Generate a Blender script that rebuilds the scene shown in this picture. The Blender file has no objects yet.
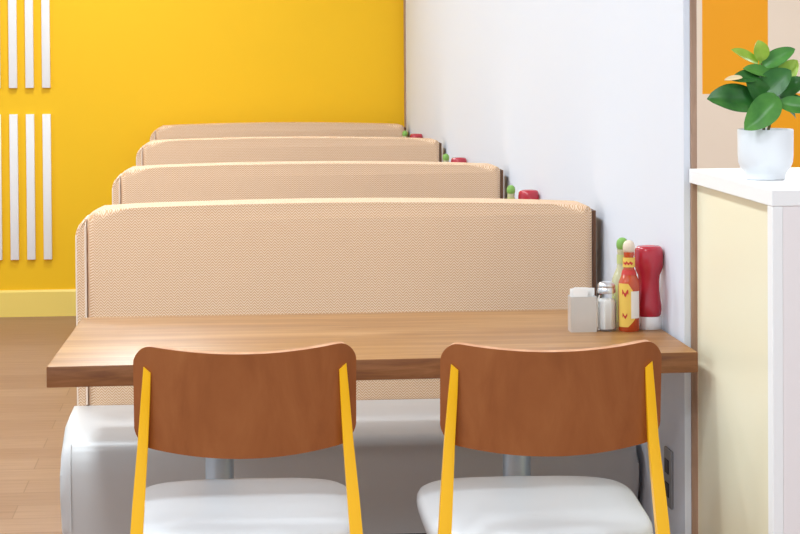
import bpy, bmesh, math, random
from mathutils import Vector, Matrix
random.seed(7)
S = bpy.context.scene
COL = S.collection
PI = math.pi

# ------------------------------------------------------------------ colour / materials
def lin(h):
    out = []
    for i in (0, 2, 4):
        c = int(h[i:i+2], 16) / 255
        out.append(c/12.92 if c <= .04045 else ((c+.055)/1.055)**2.4)
    return (*out, 1)

def mat(name, hexc, rough=.5, metal=0., spec=.5, coat=0., trans=0., ior=1.45):
    m = bpy.data.materials.new(name); m.use_nodes = True
    b = m.node_tree.nodes['Principled BSDF']
    b.inputs['Base Color'].default_value = lin(hexc)
    b.inputs['Roughness'].default_value = rough
    b.inputs['Metallic'].default_value = metal
    b.inputs['Specular IOR Level'].default_value = spec
    b.inputs['Coat Weight'].default_value = coat
    b.inputs['Coat Roughness'].default_value = .12
    b.inputs['Transmission Weight'].default_value = trans
    b.inputs['IOR'].default_value = ior
    return m

def nd(m, t, **kw):
    n = m.node_tree.nodes.new(t)
    for k, v in kw.items(): setattr(n, k, v)
    return n

def link(m, a, b): m.node_tree.links.new(a, b)

def bsdf(m): return m.node_tree.nodes['Principled BSDF']

def mth(m, op, a, b=None):
    n = nd(m, 'ShaderNodeMath', operation=op)
    for i, v in enumerate((a, b)):
        if v is None: continue
        if isinstance(v, (int, float)): n.inputs[i].default_value = v
        else: link(m, v, n.inputs[i])
    return n.outputs[0]

def coords(m, scale=(1, 1, 1), rot=(0, 0, 0)):
    tc = nd(m, 'ShaderNodeTexCoord'); mp = nd(m, 'ShaderNodeMapping')
    mp.inputs['Scale'].default_value = scale; mp.inputs['Rotation'].default_value = rot
    link(m, tc.outputs['Object'], mp.inputs['Vector'])
    return mp.outputs['Vector']

def ramp(m, fac, stops):
    r = nd(m, 'ShaderNodeValToRGB')
    e = r.color_ramp.elements
    while len(e) < len(stops): e.new(.5)
    for el, (p, c) in zip(e, stops): el.position = p; el.color = lin(c)
    link(m, fac, r.inputs['Fac'])
    return r.outputs['Color']

def wood(name, c0, c1, c2, scale, rough=.4, coat=0., spec=.5, bump=0.0, detail=6):
    m = mat(name, c1, rough, coat=coat, spec=spec)
    v = coords(m, scale)
    n = nd(m, 'ShaderNodeTexNoise'); n.inputs['Scale'].default_value = 1; n.inputs['Detail'].default_value = detail
    n.inputs['Roughness'].default_value = .62; n.inputs['Distortion'].default_value = .6
    link(m, v, n.inputs['Vector'])
    link(m, ramp(m, n.outputs['Fac'], [(.3, c0), (.5, c1), (.7, c2)]), bsdf(m).inputs['Base Color'])
    return m

def paint(name, hexc, rough=.6, spec=.4, bump=.02):
    m = mat(name, hexc, rough, spec=spec)
    v = coords(m, (160, 160, 160))
    n = nd(m, 'ShaderNodeTexNoise'); n.inputs['Scale'].default_value = 1; n.inputs['Detail'].default_value = 3
    link(m, v, n.inputs['Vector'])
    b = nd(m, 'ShaderNodeBump'); b.inputs['Strength'].default_value = bump; b.inputs['Distance'].default_value = .002
    link(m, n.outputs['Fac'], b.inputs['Height']); link(m, b.outputs['Normal'], bsdf(m).inputs['Normal'])
    return m

M = {}
M['yellow'] = paint('yellow wall paint', 'FBC515', .55)
M['white'] = paint('white wall paint', 'E2E7F1', .5)
M['cream_trim'] = paint('cream yellow gloss paint', 'FBDD74', .35)
M['panel'] = paint('pale cream laminate', 'F9F1D2', .3, bump=.01)
M['cap'] = paint('white laminate', 'FAFAFA', .35, bump=.005)
M['endwall'] = paint('soft white paint', 'F6EFEF', .5)
M['ceil'] = paint('ceiling white', 'F4F4F2', .8)
M['slat'] = paint('white painted slat', 'F6F4F4', .45)
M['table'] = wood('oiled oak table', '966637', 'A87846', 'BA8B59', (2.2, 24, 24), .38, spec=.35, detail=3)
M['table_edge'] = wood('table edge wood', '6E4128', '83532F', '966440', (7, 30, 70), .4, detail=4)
M['ply'] = wood('walnut stained plywood', '8E5026', '9C5B2E', 'A76637', (13, 13, 3.2), .42, coat=.1)
M['ply_edge'] = wood('plywood edge', 'B98158', 'C99068', 'D6A27C', (30, 30, 120), .45)
M['trim'] = wood('partition trim wood', '9A7A64', 'AB8A74', 'B89882', (60, 60, 5), .45)
M['dark'] = wood('dark plinth wood', '2E221B', '3A2B22', '46342A', (20, 20, 40), .5)
M['gap'] = wood('dark brown gap strip', '5A3A26', '6B4832', '7A553C', (40, 40, 8), .6)
M['vinyl'] = paint('pale grey vinyl', 'D2D1D0', .38, bump=.06)
M['seatvinyl'] = paint('light grey seat vinyl', 'D2D4D7', .38, bump=.05)
M['leg'] = mat('golden yellow lacquer', 'FFC010', .35)
M['chrome'] = mat('satin pale blue grey steel', 'BFD0DE', .3, metal=.55)
M['steel'] = mat('brushed steel', 'DCDAD8', .36, metal=.6)
M['lidmetal'] = mat('polished steel lid', 'DADADC', .28, metal=.85)
def thin_glass():
    m = mat('clear thin glass', 'FFFFFF', .03); nt = m.node_tree
    tr = nd(m, 'ShaderNodeBsdfTransparent'); tr.inputs[0].default_value = (1, 1, 1, 1)
    gl = nd(m, 'ShaderNodeBsdfGlossy'); gl.inputs['Roughness'].default_value = .04
    lw = nd(m, 'ShaderNodeLayerWeight'); lw.inputs[0].default_value = .22
    mx = nd(m, 'ShaderNodeMixShader')
    link(m, lw.outputs['Fresnel'], mx.inputs[0]); link(m, tr.outputs[0], mx.inputs[1]); link(m, gl.outputs[0], mx.inputs[2])
    link(m, mx.outputs[0], nt.nodes['Material Output'].inputs['Surface'])
    return m
M['glass'] = thin_glass()
M['salt'] = mat('white salt', 'FDFDFC', .9)
M['paper'] = mat('white paper', 'F6F4F2', .8)
M['sauce'] = mat('red orange hot sauce', 'C64E26', .12, coat=.6)
M['greensauce'] = mat('pale green sauce', 'C6C49C', .15, coat=.5)
M['woodcap'] = mat('pale turned wood', 'E6D4BE', .6)
M['greencap'] = mat('green cap', '83B355', .45)
M['label'] = mat('yellow paper label', 'F1CA5E', .55)
M['label_w'] = mat('white paper label', 'F3EEE4', .6)
M['label_r'] = mat('red label print', 'C93A34', .55)
M['label_g'] = mat('green label print', 'C4CC84', .55)
M['ketchup'] = mat('tomato red plastic', 'BC2A3A', .22, coat=.5)
M['ketchup_cap'] = mat('white plastic cap', 'F2F0EE', .4)
M['pot'] = mat('white glazed ceramic', 'E9EBEE', .35)
M['soil'] = mat('dark potting soil', '3A2A20', .95)
M['stem'] = mat('brown green stem', '6F6A3A', .6)
M['outlet'] = mat('grey outlet plate', '8E8F92', .4)
M['outlet_d'] = mat('charcoal outlet socket', '3A3B3E', .5)

# herringbone upholstery
def herringbone():
    m = mat('tan herringbone weave', 'E3BF96', .85, spec=.2)
    tc = nd(m, 'ShaderNodeTexCoord'); sp = nd(m, 'ShaderNodeSeparateXYZ')
    link(m, tc.outputs['Object'], sp.inputs[0])
    x, z = sp.outputs[0], sp.outputs[2]
    w, p = .0165, .0066
    fr = mth(m, 'FRACT', mth(m, 'MULTIPLY', x, 1/w))
    tri = mth(m, 'MULTIPLY', mth(m, 'ABSOLUTE', mth(m, 'SUBTRACT', fr, .5)), w*1.1)
    ph = mth(m, 'MULTIPLY', mth(m, 'ADD', mth(m, 'SUBTRACT', z, sp.outputs[1]), tri), 2*PI/p)
    sn = mth(m, 'ADD', mth(m, 'MULTIPLY', mth(m, 'SINE', ph), .5), .5)
    nz = nd(m, 'ShaderNodeTexNoise'); nz.inputs['Scale'].default_value = 420; nz.inputs['Detail'].default_value = 2
    link(m, tc.outputs['Object'], nz.inputs['Vector'])
    mix = mth(m, 'ADD', mth(m, 'MULTIPLY', sn, .75), mth(m, 'MULTIPLY', nz.outputs['Fac'], .25))
    link(m, ramp(m, mix, [(.15, 'D2A27A'), (.5, 'E6C09C'), (.85, 'F3DABE')]), bsdf(m).inputs['Base Color'])
    b = nd(m, 'ShaderNodeBump'); b.inputs['Strength'].default_value = .25; b.inputs['Distance'].default_value = .001
    link(m, sn, b.inputs['Height']); link(m, b.outputs['Normal'], bsdf(m).inputs['Normal'])
    return m
M['fabric'] = herringbone()
M['piping'] = mat('pale piping', 'EBD5C0', .7)

# plank floor
def planks():
    m = mat('brown plank floor', 'A5785A', .42)
    v = coords(m)
    br = nd(m, 'ShaderNodeTexBrick')
    br.inputs['Scale'].default_value = 1; br.inputs['Brick Width'].default_value = 1.2; br.inputs['Row Height'].default_value = .18
    br.inputs['Mortar Size'].default_value = .0016; br.inputs['Mortar'].default_value = lin('8E6A52')
    br.inputs['Color1'].default_value = lin('9F7860'); br.inputs['Color2'].default_value = lin('AE8970')
    link(m, v, br.inputs['Vector'])
    v2 = coords(m, (4, 60, 1))
    n = nd(m, 'ShaderNodeTexNoise'); n.inputs['Scale'].default_value = 1; n.inputs['Detail'].default_value = 5
    link(m, v2, n.inputs['Vector'])
    mx = nd(m, 'ShaderNodeMix', data_type='RGBA', blend_type='MULTIPLY'); mx.inputs[0].default_value = .55
    link(m, br.outputs['Color'], mx.inputs[6])
    link(m, ramp(m, n.outputs['Fac'], [(.3, 'CFC6C0'), (.7, 'FFFFFF')]), mx.inputs[7])
    link(m, mx.outputs[2], bsdf(m).inputs['Base Color'])
    return m
M['floor'] = planks()

# colour block wall behind the plant (paint scheme on a wall, in metres)
def blocks():
    m = mat('cream wall with orange blocks', 'EFD6BC', .6)
    tc = nd(m, 'ShaderNodeTexCoord'); sp = nd(m, 'ShaderNodeSeparateXYZ')
    link(m, tc.outputs['Object'], sp.inputs[0])
    a = mth(m, 'MULTIPLY', mth(m, 'LESS_THAN', sp.outputs[0], 2.775), mth(m, 'GREATER_THAN', sp.outputs[2], 1.075))
    a = mth(m, 'MULTIPLY', a, mth(m, 'GREATER_THAN', sp.outputs[0], 2.435))
    b = mth(m, 'MULTIPLY', mth(m, 'GREATER_THAN', sp.outputs[0], 2.775), mth(m, 'LESS_THAN', sp.outputs[2], 1.075))
    link(m, ramp(m, mth(m, 'ADD', a, b), [(0, 'EFE4D2'), (1, 'F5A904')]), bsdf(m).inputs['Base Color'])
    return m
M['blocks'] = blocks()

def leafmat(name, c0, c1, c2):
    m = mat(name, c1, .35, spec=.5)
    v = coords(m, (30, 30, 30))
    n = nd(m, 'ShaderNodeTexNoise'); n.inputs['Scale'].default_value = 1; n.inputs['Detail'].default_value = 4
    link(m, v, n.inputs['Vector'])
    link(m, ramp(m, n.outputs['Fac'], [(.3, c0), (.5, c1), (.75, c2)]), bsdf(m).inputs['Base Color'])
    bsdf(m).inputs['Subsurface Weight'].default_value = .0
    return m
M['leaf_d'] = leafmat('deep green leaf', '245A26', '2F6B2C', '417C36')
M['leaf_m'] = leafmat('mid green leaf', '3F7E32', '4E8E3A', '62A045')
M['leaf_l'] = leafmat('young yellow green leaf', '8DB63A', 'A2C648', 'BAD35C')
M['leaf_c'] = mat('cream leaf edge', 'EFD9A8', .5)

# ------------------------------------------------------------------ mesh helpers
def obj(name, bm, m, parent=None, smooth=True, ang=40, loc=None):
    bmesh.ops.recalc_face_normals(bm, faces=bm.faces)
    me = bpy.data.meshes.new(name)
    bm.to_mesh(me); bm.free()
    for mm in (m if isinstance(m, (list, tuple)) else [m]): me.materials.append(mm)
    if smooth:
        for p in me.polygons: p.use_smooth = True
        me.set_sharp_from_angle(angle=math.radians(ang))
    o = bpy.data.objects.new(name, me); COL.objects.link(o)
    if parent: o.parent = parent
    if loc: o.location = loc
    return o

def tag(o, label, cat, group=None):
    o['label'] = label; o['category'] = cat
    if group: o['group'] = group
    return o

def thing(name, label, cat, loc=(0, 0, 0), rz=0, group=None):
    o = bpy.data.objects.new(name, None); COL.objects.link(o)
    o.empty_display_size = .1
    o.location = loc; o.rotation_euler = (0, 0, rz)
    return tag(o, label, cat, group)

def struct(name, bm, m, smooth=False):
    o = obj(name, bm, m, None, smooth); o['kind'] = 'structure'
    return o

def dup(o, parent=None):
    c = o.copy(); COL.objects.link(c)
    if parent: c.parent = parent
    for ch in list(o.children): dup(ch, c)
    return c

def box(x0, x1, y0, y1, z0, z1, bev=0, seg=3, bm=None):
    own = bm is None
    if own: bm = bmesh.new()
    vs = bmesh.ops.create_cube(bm, size=1)['verts']
    for v in vs:
        v.co = Vector((x0 if v.co.x < 0 else x1, y0 if v.co.y < 0 else y1, z0 if v.co.z < 0 else z1))
    if bev:
        es = list({e for v in vs for e in v.link_edges})
        bmesh.ops.bevel(bm, geom=es, offset=bev, segments=seg, affect='EDGES', profile=.5)
    return bm

def prism(pts, a0, a1, axis='y', bev=0, seg=3, bm=None):
    """polygon in the plane across `axis`, extruded from a0 to a1; rim edges bevelled"""
    if bm is None: bm = bmesh.new()
    def P(p, a):
        return (p[0], a, p[1]) if axis == 'y' else ((a, p[0], p[1]) if axis == 'x' else (p[0], p[1], a))
    A = [bm.verts.new(P(p, a0)) for p in pts]; B = [bm.verts.new(P(p, a1)) for p in pts]
    n = len(pts)
    f0 = bm.faces.new(A); f1 = bm.faces.new(B)
    for i in range(n): bm.faces.new((A[i], A[(i+1) % n], B[(i+1) % n], B[i]))
    if bev:
        es = list(set(f0.edges) | set(f1.edges))
        bmesh.ops.bevel(bm, geom=es, offset=bev, segments=seg, affect='EDGES', profile=.5)
    return bm

def lathe(prof, n=32, cx=0, cy=0, bm=None, sx=1, sy=1):
    if bm is None: bm = bmesh.new()
    rings = []
    for r, z in prof:
        if r < 1e-6: rings.append([bm.verts.new((cx, cy, z))])
        else: rings.append([bm.verts.new((cx + r*sx*math.cos(2*PI*i/n), cy + r*sy*math.sin(2*PI*i/n), z)) for i in range(n)])
    for a, b in zip(rings, rings[1:]):
        for i in range(n):
            j = (i+1) % n
            if len(a) == 1 and len(b) == 1: continue
            if len(a) == 1: bm.faces.new((a[0], b[j], b[i]))
            elif len(b) == 1: bm.faces.new((a[i], a[j], b[0]))
            else: bm.faces.new((a[i], a[j], b[j], b[i]))
    return bm

def tube(pts, r, n=8, bm=None, cap=True):
    if bm is None: bm = bmesh.new()
    pts = [Vector(p) for p in pts]; rings = []
    rs = r if isinstance(r, (list, tuple)) else [r]*len(pts)
    for i, p in enumerate(pts):
        t = (pts[min(i+1, len(pts)-1)] - pts[max(i-1, 0)]).normalized()
        u = t.cross(Vector((0, 1, 0)) if abs(t.y) < .9 else Vector((1, 0, 0))).normalized(); w = t.cross(u)
        rings.append([bm.verts.new(p + rs[i]*(math.cos(2*PI*k/n)*u + math.sin(2*PI*k/n)*w)) for k in range(n)])
    for a, b in zip(rings, rings[1:]):
        for k in range(n): bm.faces.new((a[k], a[(k+1) % n], b[(k+1) % n], b[k]))
    if cap: bm.faces.new(rings[0]); bm.faces.new(rings[-1])
    return bm

def loft(sections, bm=None):
    """sections: lists of equally many points, closed loops, capped"""
    if bm is None: bm = bmesh.new()
    rs = [[bm.verts.new(p) for p in s] for s in sections]
    n = len(rs[0])
    for a, b in zip(rs, rs[1:]):
        for k in range(n): bm.faces.new((a[k], a[(k+1) % n], b[(k+1) % n], b[k]))
    bm.faces.new(rs[0]); bm.faces.new(rs[-1])
    return bm

# ------------------------------------------------------------------ setting
H = 2.85
WX = .920            # face of the white partition
YB = 10.755          # yellow wall
struct('floor', box(-5, 4.2, -3, YB + .1, -.05, 0), M['floor'])
struct('ceiling', box(-5, 4.2, -3, YB + .1, H, H + .05), M['ceil'])
struct('wall_back', box(-5, WX + .012, YB, YB + .1, 0, H), M['yellow'])
struct('wall_back_right', box(WX + .012, 4.2, YB, YB + .1, 0, H), M['blocks'])
struct('wall_right', box(WX, WX + .013, 4.232, YB, 0, H), M['white'])
struct('wall_far_right', box(4.2, 4.3, -3, YB + .1, 0, H), M['white'])
bb = prism([(YB - .016, 0), (YB, 0), (YB, .132), (YB - .008, .132), (YB - .016, .122)], -5, WX, 'x')
struct('baseboard_back', bb, M['cream_trim'])
struct('trim_1', box(WX + .0133, WX + .0265, 4.228, YB, 0, H, .002, 2), M['trim'])        # wood edge of the partition
struct('wall_half', box(.949, 1.25, 3.5805, 4.226, 0, 1.053), [M['endwall']])
struct('wall_half_left', box(.9455, .949, 3.6155, 4.226, 0, 1.053), M['panel'])              # cream cladding
struct('trim_2', box(.931, .949, 3.5805, 3.6155, 0, 1.053, .0012, 2), M['cap'])             # white corner strip
struct('trim_3', box(.9295, 1.25, 3.5795, 4.227, 1.053, 1.081, .0015, 2), M['cap'])             # white cap on the half wall
struct('trim_4', box(WX - .006, WX, 10.70, YB, .14, H), M['trim'])

# ------------------------------------------------------------------ slats on the yellow wall
SL = [('rightmost', -.843), ('second from the right', -.924), ('third from the right', -1.005), ('leftmost', -1.087)]
for row, z0, z1 in (('upper', 1.134, 2.0), ('lower', .284, 1.004)):
    for w, xr in SL:
        s = obj('wall_slat', box(xr - .040, xr, YB - .022, YB, z0, z1, .0015, 2), M['slat'])
        tag(s, f'white vertical slat on the yellow wall, {w} of the {row} row', 'wall slat', f'white slats of the {row} row')

# ------------------------------------------------------------------ booth bench
XL, XR = -.347, .891
def top_z(x):
    t = (x - .24) / .6
    return .9450 + .0120*(1 - t*t) if abs(t) < 1 else .9450 - .010*max(0, t - 1)
def make_bench():
    t = thing('booth_bench', '', 'bench')
    # backrest cushion: crowned top, soft corners
    pts = [(-.3215, .47), (XR, .47), (XR, .925), (XR - .0015, .932), (XR - .006, .938), (XR - .014, .9415)]
    for i in range(17):
        x = XR - .026 - i*(XR - .026 + .285)/16
        pts.append((x, top_z(x)))
    pts += [(-.302, .9395), (-.312, .934), (-.3215, .926)]
    bm = prism(pts, 5.118, 5.275, 'y', .022, 5)
    obj('backrest', bm, M['fabric'], t, ang=50)
    e = [(XL, .47), (-.323, .47), (-.323, .925), (-.331, .919), (-.338, .911), (-.344, .900), (XL, .886)]
    obj('end_panel', prism(e, 5.120, 5.273, 'y', .006, 3), M['fabric'], t, ang=50)
    bm = tube([(-.3235, 5.121, .485), (-.3235, 5.121, .908), (-.3225, 5.130, .922), (-.3215, 5.2, .9255), (-.3225, 5.262, .922), (-.3235, 5.272, .908), (-.3235, 5.272, .3)], .0028)
    tube([(-.3445, 5.123, .485), (-.3445, 5.123, .884), (-.337, 5.128, .908), (-.324, 5.131, .922)], .0028, bm=bm)
    obj('piping', bm, M['piping'], t)
    obj('gap_strip', box(XR + .001, WX - .019, 5.14, 5.27, .26, .928), M['gap'], t, smooth=False)  # dark brown strip in the gap between backrest and partition
    # upholstered seat with bull nose front
    pr = [(4.668, .262), (4.655, .30), (4.648, .36), (4.646, .41), (4.649, .435), (4.659, .457), (4.676, .470), (4.70, .477),
          (4.82, .484), (4.95, .485), (5.117, .483), (5.27, .46), (5.27, .262)]
    bm = prism(pr, -.353, .908, 'x', .026, 5)
    obj('seat', bm, M['vinyl'], t, ang=60)
    bm = tube([(-.330, 4.6545, .29), (-.330, 4.6465, .36), (-.330, 4.6445, .41), (-.330, 4.6475, .436), (-.330, 4.658, .459), (-.330, 4.676, .4718)], .0012)
    obj('seat_piping', bm, M['vinyl'], t)
    obj('plinth', box(-.31, .905, 4.70, 5.27, 0, .262), M['dark'], t, smooth=False)
    return t
BL = ['nearest tan herringbone booth bench with pale grey seat behind the front table',
      'second tan booth bench from the front, showing above the nearest one',
      'third tan booth bench from the front',
      'farthest tan booth bench, standing against the yellow wall']
OFF = [0, 1.715, 3.65, 5.35]
bench = make_bench()
for k, dy in enumerate(OFF):
    b = bench if k == 0 else dup(bench)
    b.location = (0, dy, 0)
    tag(b, BL[k], 'bench', 'tan booth benches along the white wall')

# ------------------------------------------------------------------ tables
def make_table():
    t = thing('dining_table', '', 'table')
    top = [(-.330, 4.046), (WX - .007, 4.079), (WX - .007, 4.776), (-.310, 4.776)]
    bm = prism(top, .695, .735, 'z', .002, 2)
    bm.faces.ensure_lookup_table()
    for f in bm.faces: f.material_index = 0
    bm.normal_update()
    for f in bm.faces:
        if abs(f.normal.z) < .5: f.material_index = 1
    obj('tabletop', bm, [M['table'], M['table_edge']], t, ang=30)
    for x in (-.010, .603):
        obj('column', lathe([(0, .03), (.029, .03), (.029, .685), (0, .685)], 32, x, 4.40), M['chrome'], t)
        obj('mounting_plate', box(x - .06, x + .06, 4.25, 4.55, .685, .695), M['chrome'], t, smooth=False)
        bm = box(x - .03, x + .03, 4.14, 4.60, .008, .03, .006, 2)
        for yy in (4.16, 4.58): lathe([(0, 0), (.014, 0), (.014, .008), (0, .008)], 12, x, yy, bm)
        obj('base_foot', bm, M['chrome'], t)
    return t
TL = ['long wooden dining table behind the two chairs, right end against the white wall',
      'wooden dining table between the nearest and second booth benches',
      'wooden dining table between the second and third booth benches',
      'wooden dining table between the third and farthest booth benches']
table = make_table()
for k, dy in enumerate(OFF):
    b = table if k == 0 else dup(table)
    b.location = (0, dy, 0)
    if k == 3: b.scale = (1, 1, 1.025)
    tag(b, TL[k], 'table', 'dining tables of the booths')

# ------------------------------------------------------------------ chairs
HW = .1895
def make_chair():
    t = thing('dining_chair', '', 'chair')
    # curved plywood backrest
    nx, nz, th = 48, 12, .013
    def zt(x):
        a = abs(x) - (HW - .034)
        z = .8135 + .0135*min(1, abs(x)/(HW - .02))**2
        return z - (.034 - math.sqrt(max(.034**2 - a*a, 0))) if a > 0 else z
    def zb(x):
        z = .6325 + .0215*(abs(x)/HW)**2
        a = abs(x) - (HW - .030)
        return z + (.034 - math.sqrt(max(.030**2 - a*a, 0))*.034/.030) if a > 0 else z
    def yy(x, z): return -.042*(1 - (x/HW)**2) - (z - .72)*.13
    xs = []
    for i in range(nx + 1):
        u = -1 + 2*i/nx
        xs.append(HW*math.sin(u*PI/2)*.999)
    bm = bmesh.new(); L = {}
    for side in (0, 1):
        for i, x in enumerate(xs):
            dx = 2*.042*x/HW/HW; n = Vector((-dx, 1, .13)).normalized()
            for j in range(nz + 1):
                z = zb(x) + (zt(x) - zb(x))*j/nz
                p = Vector((x, yy(x, z), z)) + n*(th*side)
                L[side, i, j] = bm.verts.new(p)
    for i in range(nx):
        for j in range(nz):
            bm.faces.new([L[0, i, j], L[0, i+1, j], L[0, i+1, j+1], L[0, i, j+1]])
            bm.faces.new([L[1, i, j], L[1, i, j+1], L[1, i+1, j+1], L[1, i+1, j]])
    rim = []
    for i in range(nx):
        rim.append((L[0, i, 0], L[0, i+1, 0], L[1, i+1, 0], L[1, i, 0])); rim.append((L[0, i, nz], L[0, i+1, nz], L[1, i+1, nz], L[1, i, nz]))
    for j in range(nz):
        rim.append((L[0, 0, j], L[0, 0, j+1], L[1, 0, j+1], L[1, 0, j])); rim.append((L[0, nx, j], L[0, nx, j+1], L[1, nx, j+1], L[1, nx, j]))
    for r in rim:
        f = bm.faces.new(r); f.material_index = 1
    obj('backrest', bm, [M['ply'], M['ply_edge']], t, ang=45)
    # rear legs: blades that start as a point on the back of the backrest and deepen downwards
    for s in (-1, 1):
        sec = []
        for z, xc, w, d in ((.791, .1655, .0125, .006), (.74, .1685, .0155, .013), (.66, .1740, .0180, .020), (.56, .1815, .0205, .026), (.45, .1890, .0220, .031), (.40, .1925, .0220, .032), (.0, .217, .017, .022)):
            yf = yy(s*xc, max(z, .66)) + .001 - max(0, .66 - z)*.185
            xo, xi = s*(xc + w/2), s*(xc - w/2)
            top = z > .79
            sec.append([(xo, yf, z), (xo, yf - d, z), (xi, yf - d, z - (.011 if top else 0)), (xi, yf, z - (.011 if top else 0))])
        bm = loft(sec)
        es = [e for e in bm.edges if abs(e.verts[0].co.z - e.verts[1].co.z) > .02]
        bmesh.ops.bevel(bm, geom=es, offset=.0018, segments=2, affect='EDGES', profile=.5)
        obj('leg', bm, M['leg'], t, ang=30)
    # front legs
    for s in (-1, 1):
        sec = []
        for z, xc, yc, w in ((.435, .165, .47, .026), (0, .185, .50, .017)):
            h = w/2
            sec.append([(s*xc - h, yc - h, z), (s*xc + h, yc - h, z), (s*xc + h, yc + h, z), (s*xc - h, yc + h, z)])
        obj('leg', loft(sec), M['leg'], t, ang=30)
    bm = bmesh.new()
    for s in (-1, 1):
        sec = [[(s*x - .009, y, .408), (s*x + .009, y, .408), (s*x + .009, y, .436), (s*x - .009, y, .436)] for x, y in ((.189, -.02), (.165, .47))]
        loft(sec, bm)
    box(-.165, .165, .455, .475, .408, .436, bm=bm)
    box(-.185, .185, -.005, .012, .408, .436, bm=bm)
    obj('seat_frame', bm, M['leg'], t, ang=30)
    # padded seat
    N = 72
    yf, yr, wf, wr = .562, .040, .212, .200
    yc = (yf + yr)/2
    out = []
    for i in range(N):
        a = 2*PI*i/N; c, s_ = math.cos(a), math.sin(a)
        ex = 2/5.0
        px = math.copysign(abs(c)**ex, c); py = math.copysign(abs(s_)**ex, s_)
        w = wr + (wf - wr)*(py + 1)/2
        y = yc + py*(yf - yr)/2 - (0.022*px*px if py > 0 else 0)*max(py, 0)
        out.append((px*w, y))
    def ring(k, z): return [(x*k, yc + (y - yc)*k, z) for x, y in out]
    secs = [ring(.90, .436), ring(.965, .440), ring(.99, .450), ring(1.0, .462), ring(.995, .472), ring(.975, .4795), ring(.94, .484), ring(.80, .4885), ring(.55, .4905), ring(.25, .491)]
    obj('seat', loft(secs), M['seatvinyl'], t, ang=60)
    return t
chair = make_chair()
chair.location = (.0365, 3.665, 0)
tag(chair, 'left of the two wooden chairs with yellow legs, drawn up to the table', 'chair', 'chairs at the front table')
c2 = dup(chair)
c2.location = (.5560, 3.625, 0); c2.rotation_euler = (0, 0, math.radians(-2))
tag(c2, 'right of the two wooden chairs with yellow legs, nearer the white wall', 'chair', 'chairs at the front table')

# ------------------------------------------------------------------ condiments
TZ = .735
def patch(r, a0, a1, z0, z1, m, name, parent, n=10, poly=None):
    """label wrapped on a bottle of radius r between angles (degrees, 0 = toward -y, + to the right)"""
    bm = bmesh.new(); vs = []
    for i in range(n + 1):
        u = i/n; a = math.radians(a0 + (a1 - a0)*u)
        lo, hi = (z0, z1) if poly is None else poly(u)
        vs.append([bm.verts.new((rr*math.sin(a), -rr*math.cos(a), z)) for rr, z in ((r, lo), (r, hi), (r - .0008, hi), (r - .0008, lo))])
    for a, b in zip(vs, vs[1:]):
        for k in range(4): bm.faces.new((a[k], a[(k+1) % 4], b[(k+1) % 4], b[k]))
    bm.faces.new(vs[0]); bm.faces.new(vs[-1])
    return obj(name, bm, m, parent)

def sauce_bottle(body, capm, green):
    t = thing('hot_sauce_bottle', '', 'sauce bottle')
    R = .0222
    prof = [(0, 0), (R - .002, 0), (R, .003), (R, .094), (R - .001, .102), (R - .005, .113), (.0125, .123), (.0108, .132), (.0100, .155), (.0108, .158), (.0108, .164), (0, .164)]
    obj('bottle', lathe(prof, 40), body, t)
    cp = [(0, .163), (.0090, .163), (.0112, .1655), (.0124, .170), (.0125, .1755), (.0112, .1815), (.0085, .1855), (.0045, .188), (0, .1885)]
    obj('cap', lathe(cp, 32), capm, t)
    if not green:
        def hexa(u):
            k = min(1, u/.55) if u < .55 else max(0, 1 - (u - .55)/.45)
            return (.012 + .014*(1-k) , .086 + .012*min(1, k*1.5) - .012*(1-k))
        lb = patch(R + .0006, -75, 22, .012, .09, M['label'], 'label', t, 16, lambda u: (.010 + (.016*max(0, u-.62)/.38), .100 - (.022*max(0, u-.62)/.38)))
        patch(R + .0011, 0, 52, .028, .084, M['label_w'], 'panel', lb)
        patch(R + .0012, -48, -14, .074, .088, M['label_r'], 'print', lb, 8, lambda u: (.076 + .004*math.sin(u*9), .084 + .004*math.cos(u*7)))
        patch(R + .0012, -46, -20, .030, .040, M['label_r'], 'print', lb, 8, lambda u: (.030 + .003*math.sin(u*8), .036 + .003*math.cos(u*6)))
        nl = patch(.0126, -100, 100, .133, .153, M['label'], 'neck_label', t, 20)
        patch(.0129, -70, 30, .139, .144, M['label_r'], 'print', nl, 10, lambda u: (.139 + .002*math.sin(u*20), .144 + .002*math.cos(u*17)))
        bm = lathe([(.0122, .117), (.0162, .117), (.0134, .127), (.0118, .1275), (.0122, .117)], 32)
        obj('neck_band', bm, M['label_r'], t)
    else:
        patch(R + .0006, -85, 60, .012, .09, M['label_g'], 'label', t, 16)
        patch(.0116, -100, 100, .134, .153, M['label_g'], 'neck_label', t, 20)
    return t

def ketchup_bottle():
    t = thing('ketchup_bottle', '', 'ketchup bottle')
    obj('cap', lathe([(0, 0), (.0255, 0), (.0268, .002), (.0265, .024), (.025, .026), (0, .026)], 36), M['ketchup_cap'], t)
    prof = [(0, .0262), (.0225, .0262), (.0255, .030), (.0268, .040), (.0264, .050), (.0242, .062), (.0222, .080), (.0220, .098), (.0232, .112),
            (.0272, .121), (.0300, .131), (.0307, .143), (.0305, .156), (.0292, .166), (.0262, .1715), (.022, .1735), (.015, .172), (0, .171)]
    obj('bottle', lathe(prof, 40, sy=.86), M['ketchup'], t)
    return t

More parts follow.
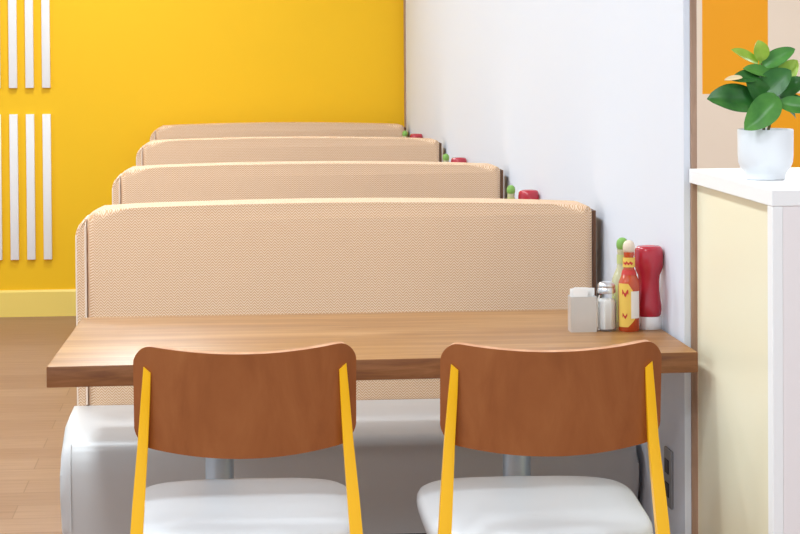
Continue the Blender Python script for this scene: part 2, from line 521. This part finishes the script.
hot = sauce_bottle(M['sauce'], M['woodcap'], False)
hot.location = (.8405, 4.402, TZ)
tag(hot, 'red hot sauce bottle with yellow label and pale wooden cap on the front table', 'sauce bottle')
grn = sauce_bottle(M['greensauce'], M['greencap'], True)
grn.location = (.8385, 4.465, TZ)
tag(grn, 'green capped sauce bottle behind the red hot sauce on the front table', 'sauce bottle', 'green capped sauce bottles on the tables')
ket = ketchup_bottle()
ket.location = (.8885, 4.432, TZ)
tag(ket, 'red ketchup bottle standing on its white cap on the front table', 'ketchup bottle', 'ketchup bottles on the tables')
BT = ['second', 'third', 'farthest']
for k, (gx, gy, kx, ky) in enumerate([(.836, 6.19, .8875, 6.19), (.839, 8.03, .8875, 8.03), (.836, 9.80, .8875, 9.80)]):
    z = TZ*(1.025 if k == 2 else 1)
    g = dup(grn); g.location = (gx, gy, z)
    kk = dup(ket); kk.location = (kx, ky, z)
    tag(g, f'green capped sauce bottle showing above the {["nearest","second","third"][k]} booth bench', 'sauce bottle', 'green capped sauce bottles on the tables')
    tag(kk, f'red ketchup bottle by the wall, its top showing above the {["nearest","second","third"][k]} booth bench', 'ketchup bottle', 'ketchup bottles on the tables')

# salt shaker
t = thing('salt_shaker', 'glass salt shaker with steel lid between caddy and hot sauce bottle', 'salt shaker', (.795, 4.412, TZ))
R = .0202
def octa(r, z): return [(r*math.cos(PI/8 + k*PI/4), r*math.sin(PI/8 + k*PI/4), z) for k in range(8)]
obj('glass_body', loft([octa(R - .002, 0), octa(R + .0008, .003), octa(R + .0008, .060), octa(R - .001, .068), octa(R - .005, .074), octa(R - .005, .078)]), M['glass'], t, ang=30)
obj('salt', loft([octa(R - .0032, .004), octa(R - .0022, .007), octa(R - .0022, .060), octa(R - .0045, .066)]), M['salt'], t, ang=30)
obj('lid', lathe([(0, .0785), (.0165, .0785), (.0188, .0785), (.0192, .081), (.0185, .089), (.0175, .090), (.0185, .0915), (.0180, .096), (.0140, .1005), (.007, .1025), (0, .103)], 32), M['lidmetal'], t)

# steel caddy with sugar packets
cx0, cx1, cy0, cy1 = .7165, .7700, 4.390, 4.430
t = thing('sugar_caddy', 'small brushed steel caddy of white sugar packets on the front table', 'caddy', (0, 0, TZ))
bm = box(cx0, cx1, cy0, cy1, 0, .0735, .002, 2)
bm2 = bmesh.new()
w = .0015
for (a, b, c, d) in ((cx0, cx1, cy0, cy0 + w), (cx0, cx1, cy1 - w, cy1), (cx0, cx0 + w, cy0 + w, cy1 - w), (cx1 - w, cx1, cy0 + w, cy1 - w)):
    box(a, b, c, d, 0, .0735, bm=bm2)
box(cx0 + w, cx1 - w, cy0 + w, cy1 - w, 0, .003, bm=bm2)
bm.free()
obj('box', bm2, M['steel'], t, smooth=False)
pk = [(0.7205, 0.751, 4.395, 0.092, 0.03), (0.7185, 0.747, 4.4005, 0.0885, -0.05), (0.7245, 0.7535, 4.406, 0.0915, 0.04), (0.72, 0.7485, 4.4115, 0.089, -0.03), (0.74, 0.768, 4.4175, 0.089, 0.06), (0.737, 0.7655, 4.423, 0.087, -0.04)]
for x0, x1, y, top, tilt in pk:
    xm = (x0 + x1)/2
    bm = bmesh.new(); secs = []
    for z, th in ((.004, .0004), (.010, .0016), (.04, .0022), (top - .008, .0016), (top, .0004)):
        secs.append([(x0 - xm, -th, z), (x1 - xm, -th, z), (x1 - xm, th, z), (x0 - xm, th, z)])
    loft(secs, bm)
    o = obj('sugar_packet', bm, M['paper'], None, ang=50, loc=(xm, y, TZ))
    o.rotation_euler = (0, tilt*.5, 0)
    tag(o, 'white paper sugar packet standing in the steel caddy', 'sugar packet', 'sugar packets in the steel caddy')

# ------------------------------------------------------------------ outlet on the partition below the table
t = thing('wall_outlet', 'grey electrical outlet low on the white wall beside the right chair', 'outlet', (WX, 4.375, .432))
obj('cover_plate', box(-.006, 0, -.034, .034, -.060, .060, .002, 2), M['outlet'], t)
for z in (-.024, .024): obj('socket', box(-.0085, -.006, -.017, .017, z - .015, z + .015, .001, 1), M['outlet_d'], t)

# ------------------------------------------------------------------ potted plant
PX, PY, PZ = .992, 3.865, 1.081
t = thing('potted_plant', 'leafy green rubber plant in white ceramic pot on the half wall', 'plant', (PX, PY, PZ))
obj('pot', lathe([(0, 0), (.034, 0), (.0365, .002), (.037, .010), (.039, .014), (.0455, .022), (.0495, .032), (.0506, .045), (.0510, .0905), (.0500, .0925), (.0485, .0905), (.0475, .076), (0, .076)], 48), M['pot'], t)
obj('soil', lathe([(0, .0765), (.046, .0765), (.0465, .080), (.03, .083), (0, .084)], 32), M['soil'], t, ang=80)
def leaf(base, tip, w, m, up=.3, name='leaf', fold=.34, droop=.15, shape=.9):
    """blade from base to tip; `up` turns the face (0 = facing the camera side, 1 = facing up)"""
    b, e = Vector(base), Vector(tip); d = e - b; ln = d.length; d.normalize()
    nrm = (Vector((0, -1, 0))*(1 - up) + Vector((0, 0, 1))*up)
    nrm = (nrm - d*nrm.dot(d)).normalized(); sd = d.cross(nrm).normalized()
    bm = bmesh.new(); nl, nw = 14, 6; G = []
    for i in range(nl + 1):
        u = i/nl
        hw = w/2*(math.sin(PI*min(1, u**shape))**.62) if 0 < u < 1 else w*.012
        row = []
        for j in range(-nw//2, nw//2 + 1):
            v = j/(nw/2)
            p = b + d*ln*u + sd*hw*v + nrm*(fold*hw*abs(v) - droop*ln*(u*u) + droop*ln*.6*u + .04*hw*math.sin(9*u + v))
            row.append(p)
        G.append(row)
    A = [[bm.verts.new(p) for p in r] for r in G]
    B = [[bm.verts.new(p - nrm*.0009) for p in r] for r in G]
    R_, C_ = len(A), len(A[0])
    for i in range(R_ - 1):
        for j in range(C_ - 1):
            bm.faces.new((A[i][j], A[i+1][j], A[i+1][j+1], A[i][j+1])); bm.faces.new((B[i][j], B[i][j+1], B[i+1][j+1], B[i+1][j]))
    for i in range(R_ - 1):
        bm.faces.new((A[i][0], A[i+1][0], B[i+1][0], B[i][0])); bm.faces.new((A[i][-1], A[i+1][-1], B[i+1][-1], B[i][-1]))
    for j in range(C_ - 1):
        bm.faces.new((A[0][j], A[0][j+1], B[0][j+1], B[0][j])); bm.faces.new((A[-1][j], A[-1][j+1], B[-1][j+1], B[-1][j]))
    return obj(name, bm, m, t, ang=70)
K = 1/554.
def q(px, py, dy=0): return ((px - 766)*K, dy, (180 - py)*K)     # metres from the pot's foot
LV = [((760, 104), (702, 95), 35, 'leaf_d', .42, -.02, -.045), ((775, 95), (737, 127), 30, 'leaf_m', .12, -.03, -.065), ((775, 103), (811, 108), 19, 'leaf_m', .35, -.025, -.035),
      ((771, 108), (743, 78), 24, 'leaf_d', .3, -.01, -.035), ((762, 75), (727, 77), 16, 'leaf_d', .4, -.01, -.035), ((772, 74), (741, 66), 14, 'leaf_m', .4, -.005, -.025),
      ((759, 62), (730, 47), 12, 'leaf_l', .4, 0, -.02), ((763, 60), (758, 39), 17, 'leaf_l', .3, 0, -.01), ((763, 66), (795, 47), 18, 'leaf_m', .35, .005, -.01),
      ((758, 94), (788, 69), 27, 'leaf_d', .3, -.012, -.03), ((781, 82), (799, 59), 20, 'leaf_l', .3, .01, 0), ((775, 96), (806, 78), 21, 'leaf_d', .4, 0, -.02),
      ((779, 97), (808, 101), 13, 'leaf_d', .5, 0, -.01), ((764, 68), (779, 50), 13, 'leaf_l', .4, .02, .03), ((768, 84), (752, 95), 20, 'leaf_m', .3, .02, .02),
      ((770, 80), (800, 92), 20, 'leaf_m', .4, .02, .05), ((784, 100), (808, 118), 17, 'leaf_d', .5, .03, .06), ((764, 84), (790, 62), 16, 'leaf_m', .3, .02, .04)]
for (bx, by), (tx, ty), w, m, up, d0, d1 in LV:
    leaf(q(bx, by, d0), q(tx, ty, d1), w*K, M[m], up)
leaf(q(738, 75.8, -.034), q(719, 77.6, -.039), 6*K, M['leaf_c'], .45)['label'] = 'cream coloured leaf tip'
obj('stem', tube([(-.003, 0, .085), q(764, 112, -.004), q(765, 88, -.004), q(762, 62, 0)], [.0028, .0026, .0022, .0014]), M['stem'], t)
obj('stem', tube([(.004, 0, .085), q(772, 116, -.004), q(779, 102, -.008), q(784, 84, .006)], [.0028, .0026, .0022, .0014]), M['stem'], t)

# ------------------------------------------------------------------ light
w = bpy.data.worlds.new('daylight'); S.world = w; w.use_nodes = True
bg = w.node_tree.nodes['Background']
bg.inputs[0].default_value = (.72, .87, 1, 1); bg.inputs[1].default_value = .85

def area(name, loc, rot, sx, sy, energy, col=(1, 1, 1)):
    l = bpy.data.lights.new(name, 'AREA'); l.shape = 'RECTANGLE'; l.size = sx; l.size_y = sy; l.energy = energy; l.color = col
    o = bpy.data.objects.new(name, l); COL.objects.link(o); o.location = loc; o.rotation_euler = rot
    return o
for y in (1.0, 2.7, 4.4, 6.1, 7.8, 9.5):
    area('ceiling_lamp_or_fill', (-.62, y, H - .03), (0, 0, 0), .32, .32, 25, (.835, .935, 1))
for y in (2, 5, 8):
    area('ceiling_lamp_or_fill', (-3, y, H - .03), (0, 0, 0), .6, .6, 26, (.835, .935, 1))
for y in (.8, 2.2):
    area('ceiling_lamp_or_fill', (1.7, y, H - .03), (0, 0, 0), .4, .4, 15, (.88, .95, 1))  # unseen fill lights, added to brighten the half wall's end and chair backs
for y in (5.5, 8.5):
    area('ceiling_lamp_or_fill', (2.4, y, H - .03), (0, 0, 0), .6, .6, 60, (.90, .96, 1))

# ------------------------------------------------------------------ camera
f = 2150.; CY = 96.; ROLL = .0065
cr, sr = math.cos(ROLL), math.sin(ROLL)
dx, dy = 221 - 400, 47 - CY
dx, dy = cr*dx - sr*dy, sr*dx + cr*dy
y_ = Vector((dx, dy, f)).normalized()
z_ = Vector((0, -f, dy)).normalized()
x_ = z_.cross(y_)
if x_.x < 0: x_ = -x_
def unroll(v): return Vector((cr*v.x + sr*v.y, -sr*v.x + cr*v.y, v.z))
x_, y_, z_ = unroll(x_), unroll(y_), unroll(z_)
right = Vector((x_.x, y_.x, z_.x)); down = Vector((x_.y, y_.y, z_.y)); fwd = Vector((x_.z, y_.z, z_.z))
cam = bpy.data.cameras.new('camera'); cam.sensor_width = 36; cam.lens = f*36/800; cam.clip_end = 100; cam.shift_y = (CY - 267)/800
co = bpy.data.objects.new('camera', cam); COL.objects.link(co)
mtx = Matrix((( right.x, -down.x, -fwd.x, 0), (right.y, -down.y, -fwd.y, 0), (right.z, -down.z, -fwd.z, 1.33), (0, 0, 0, 1)))
co.matrix_world = mtx
S.camera = co
S.view_settings.view_transform = 'Standard'; S.view_settings.look = 'None'
S.view_settings.gamma = 1; S.view_settings.exposure = 0.27
S.view_settings.use_curve_mapping = False
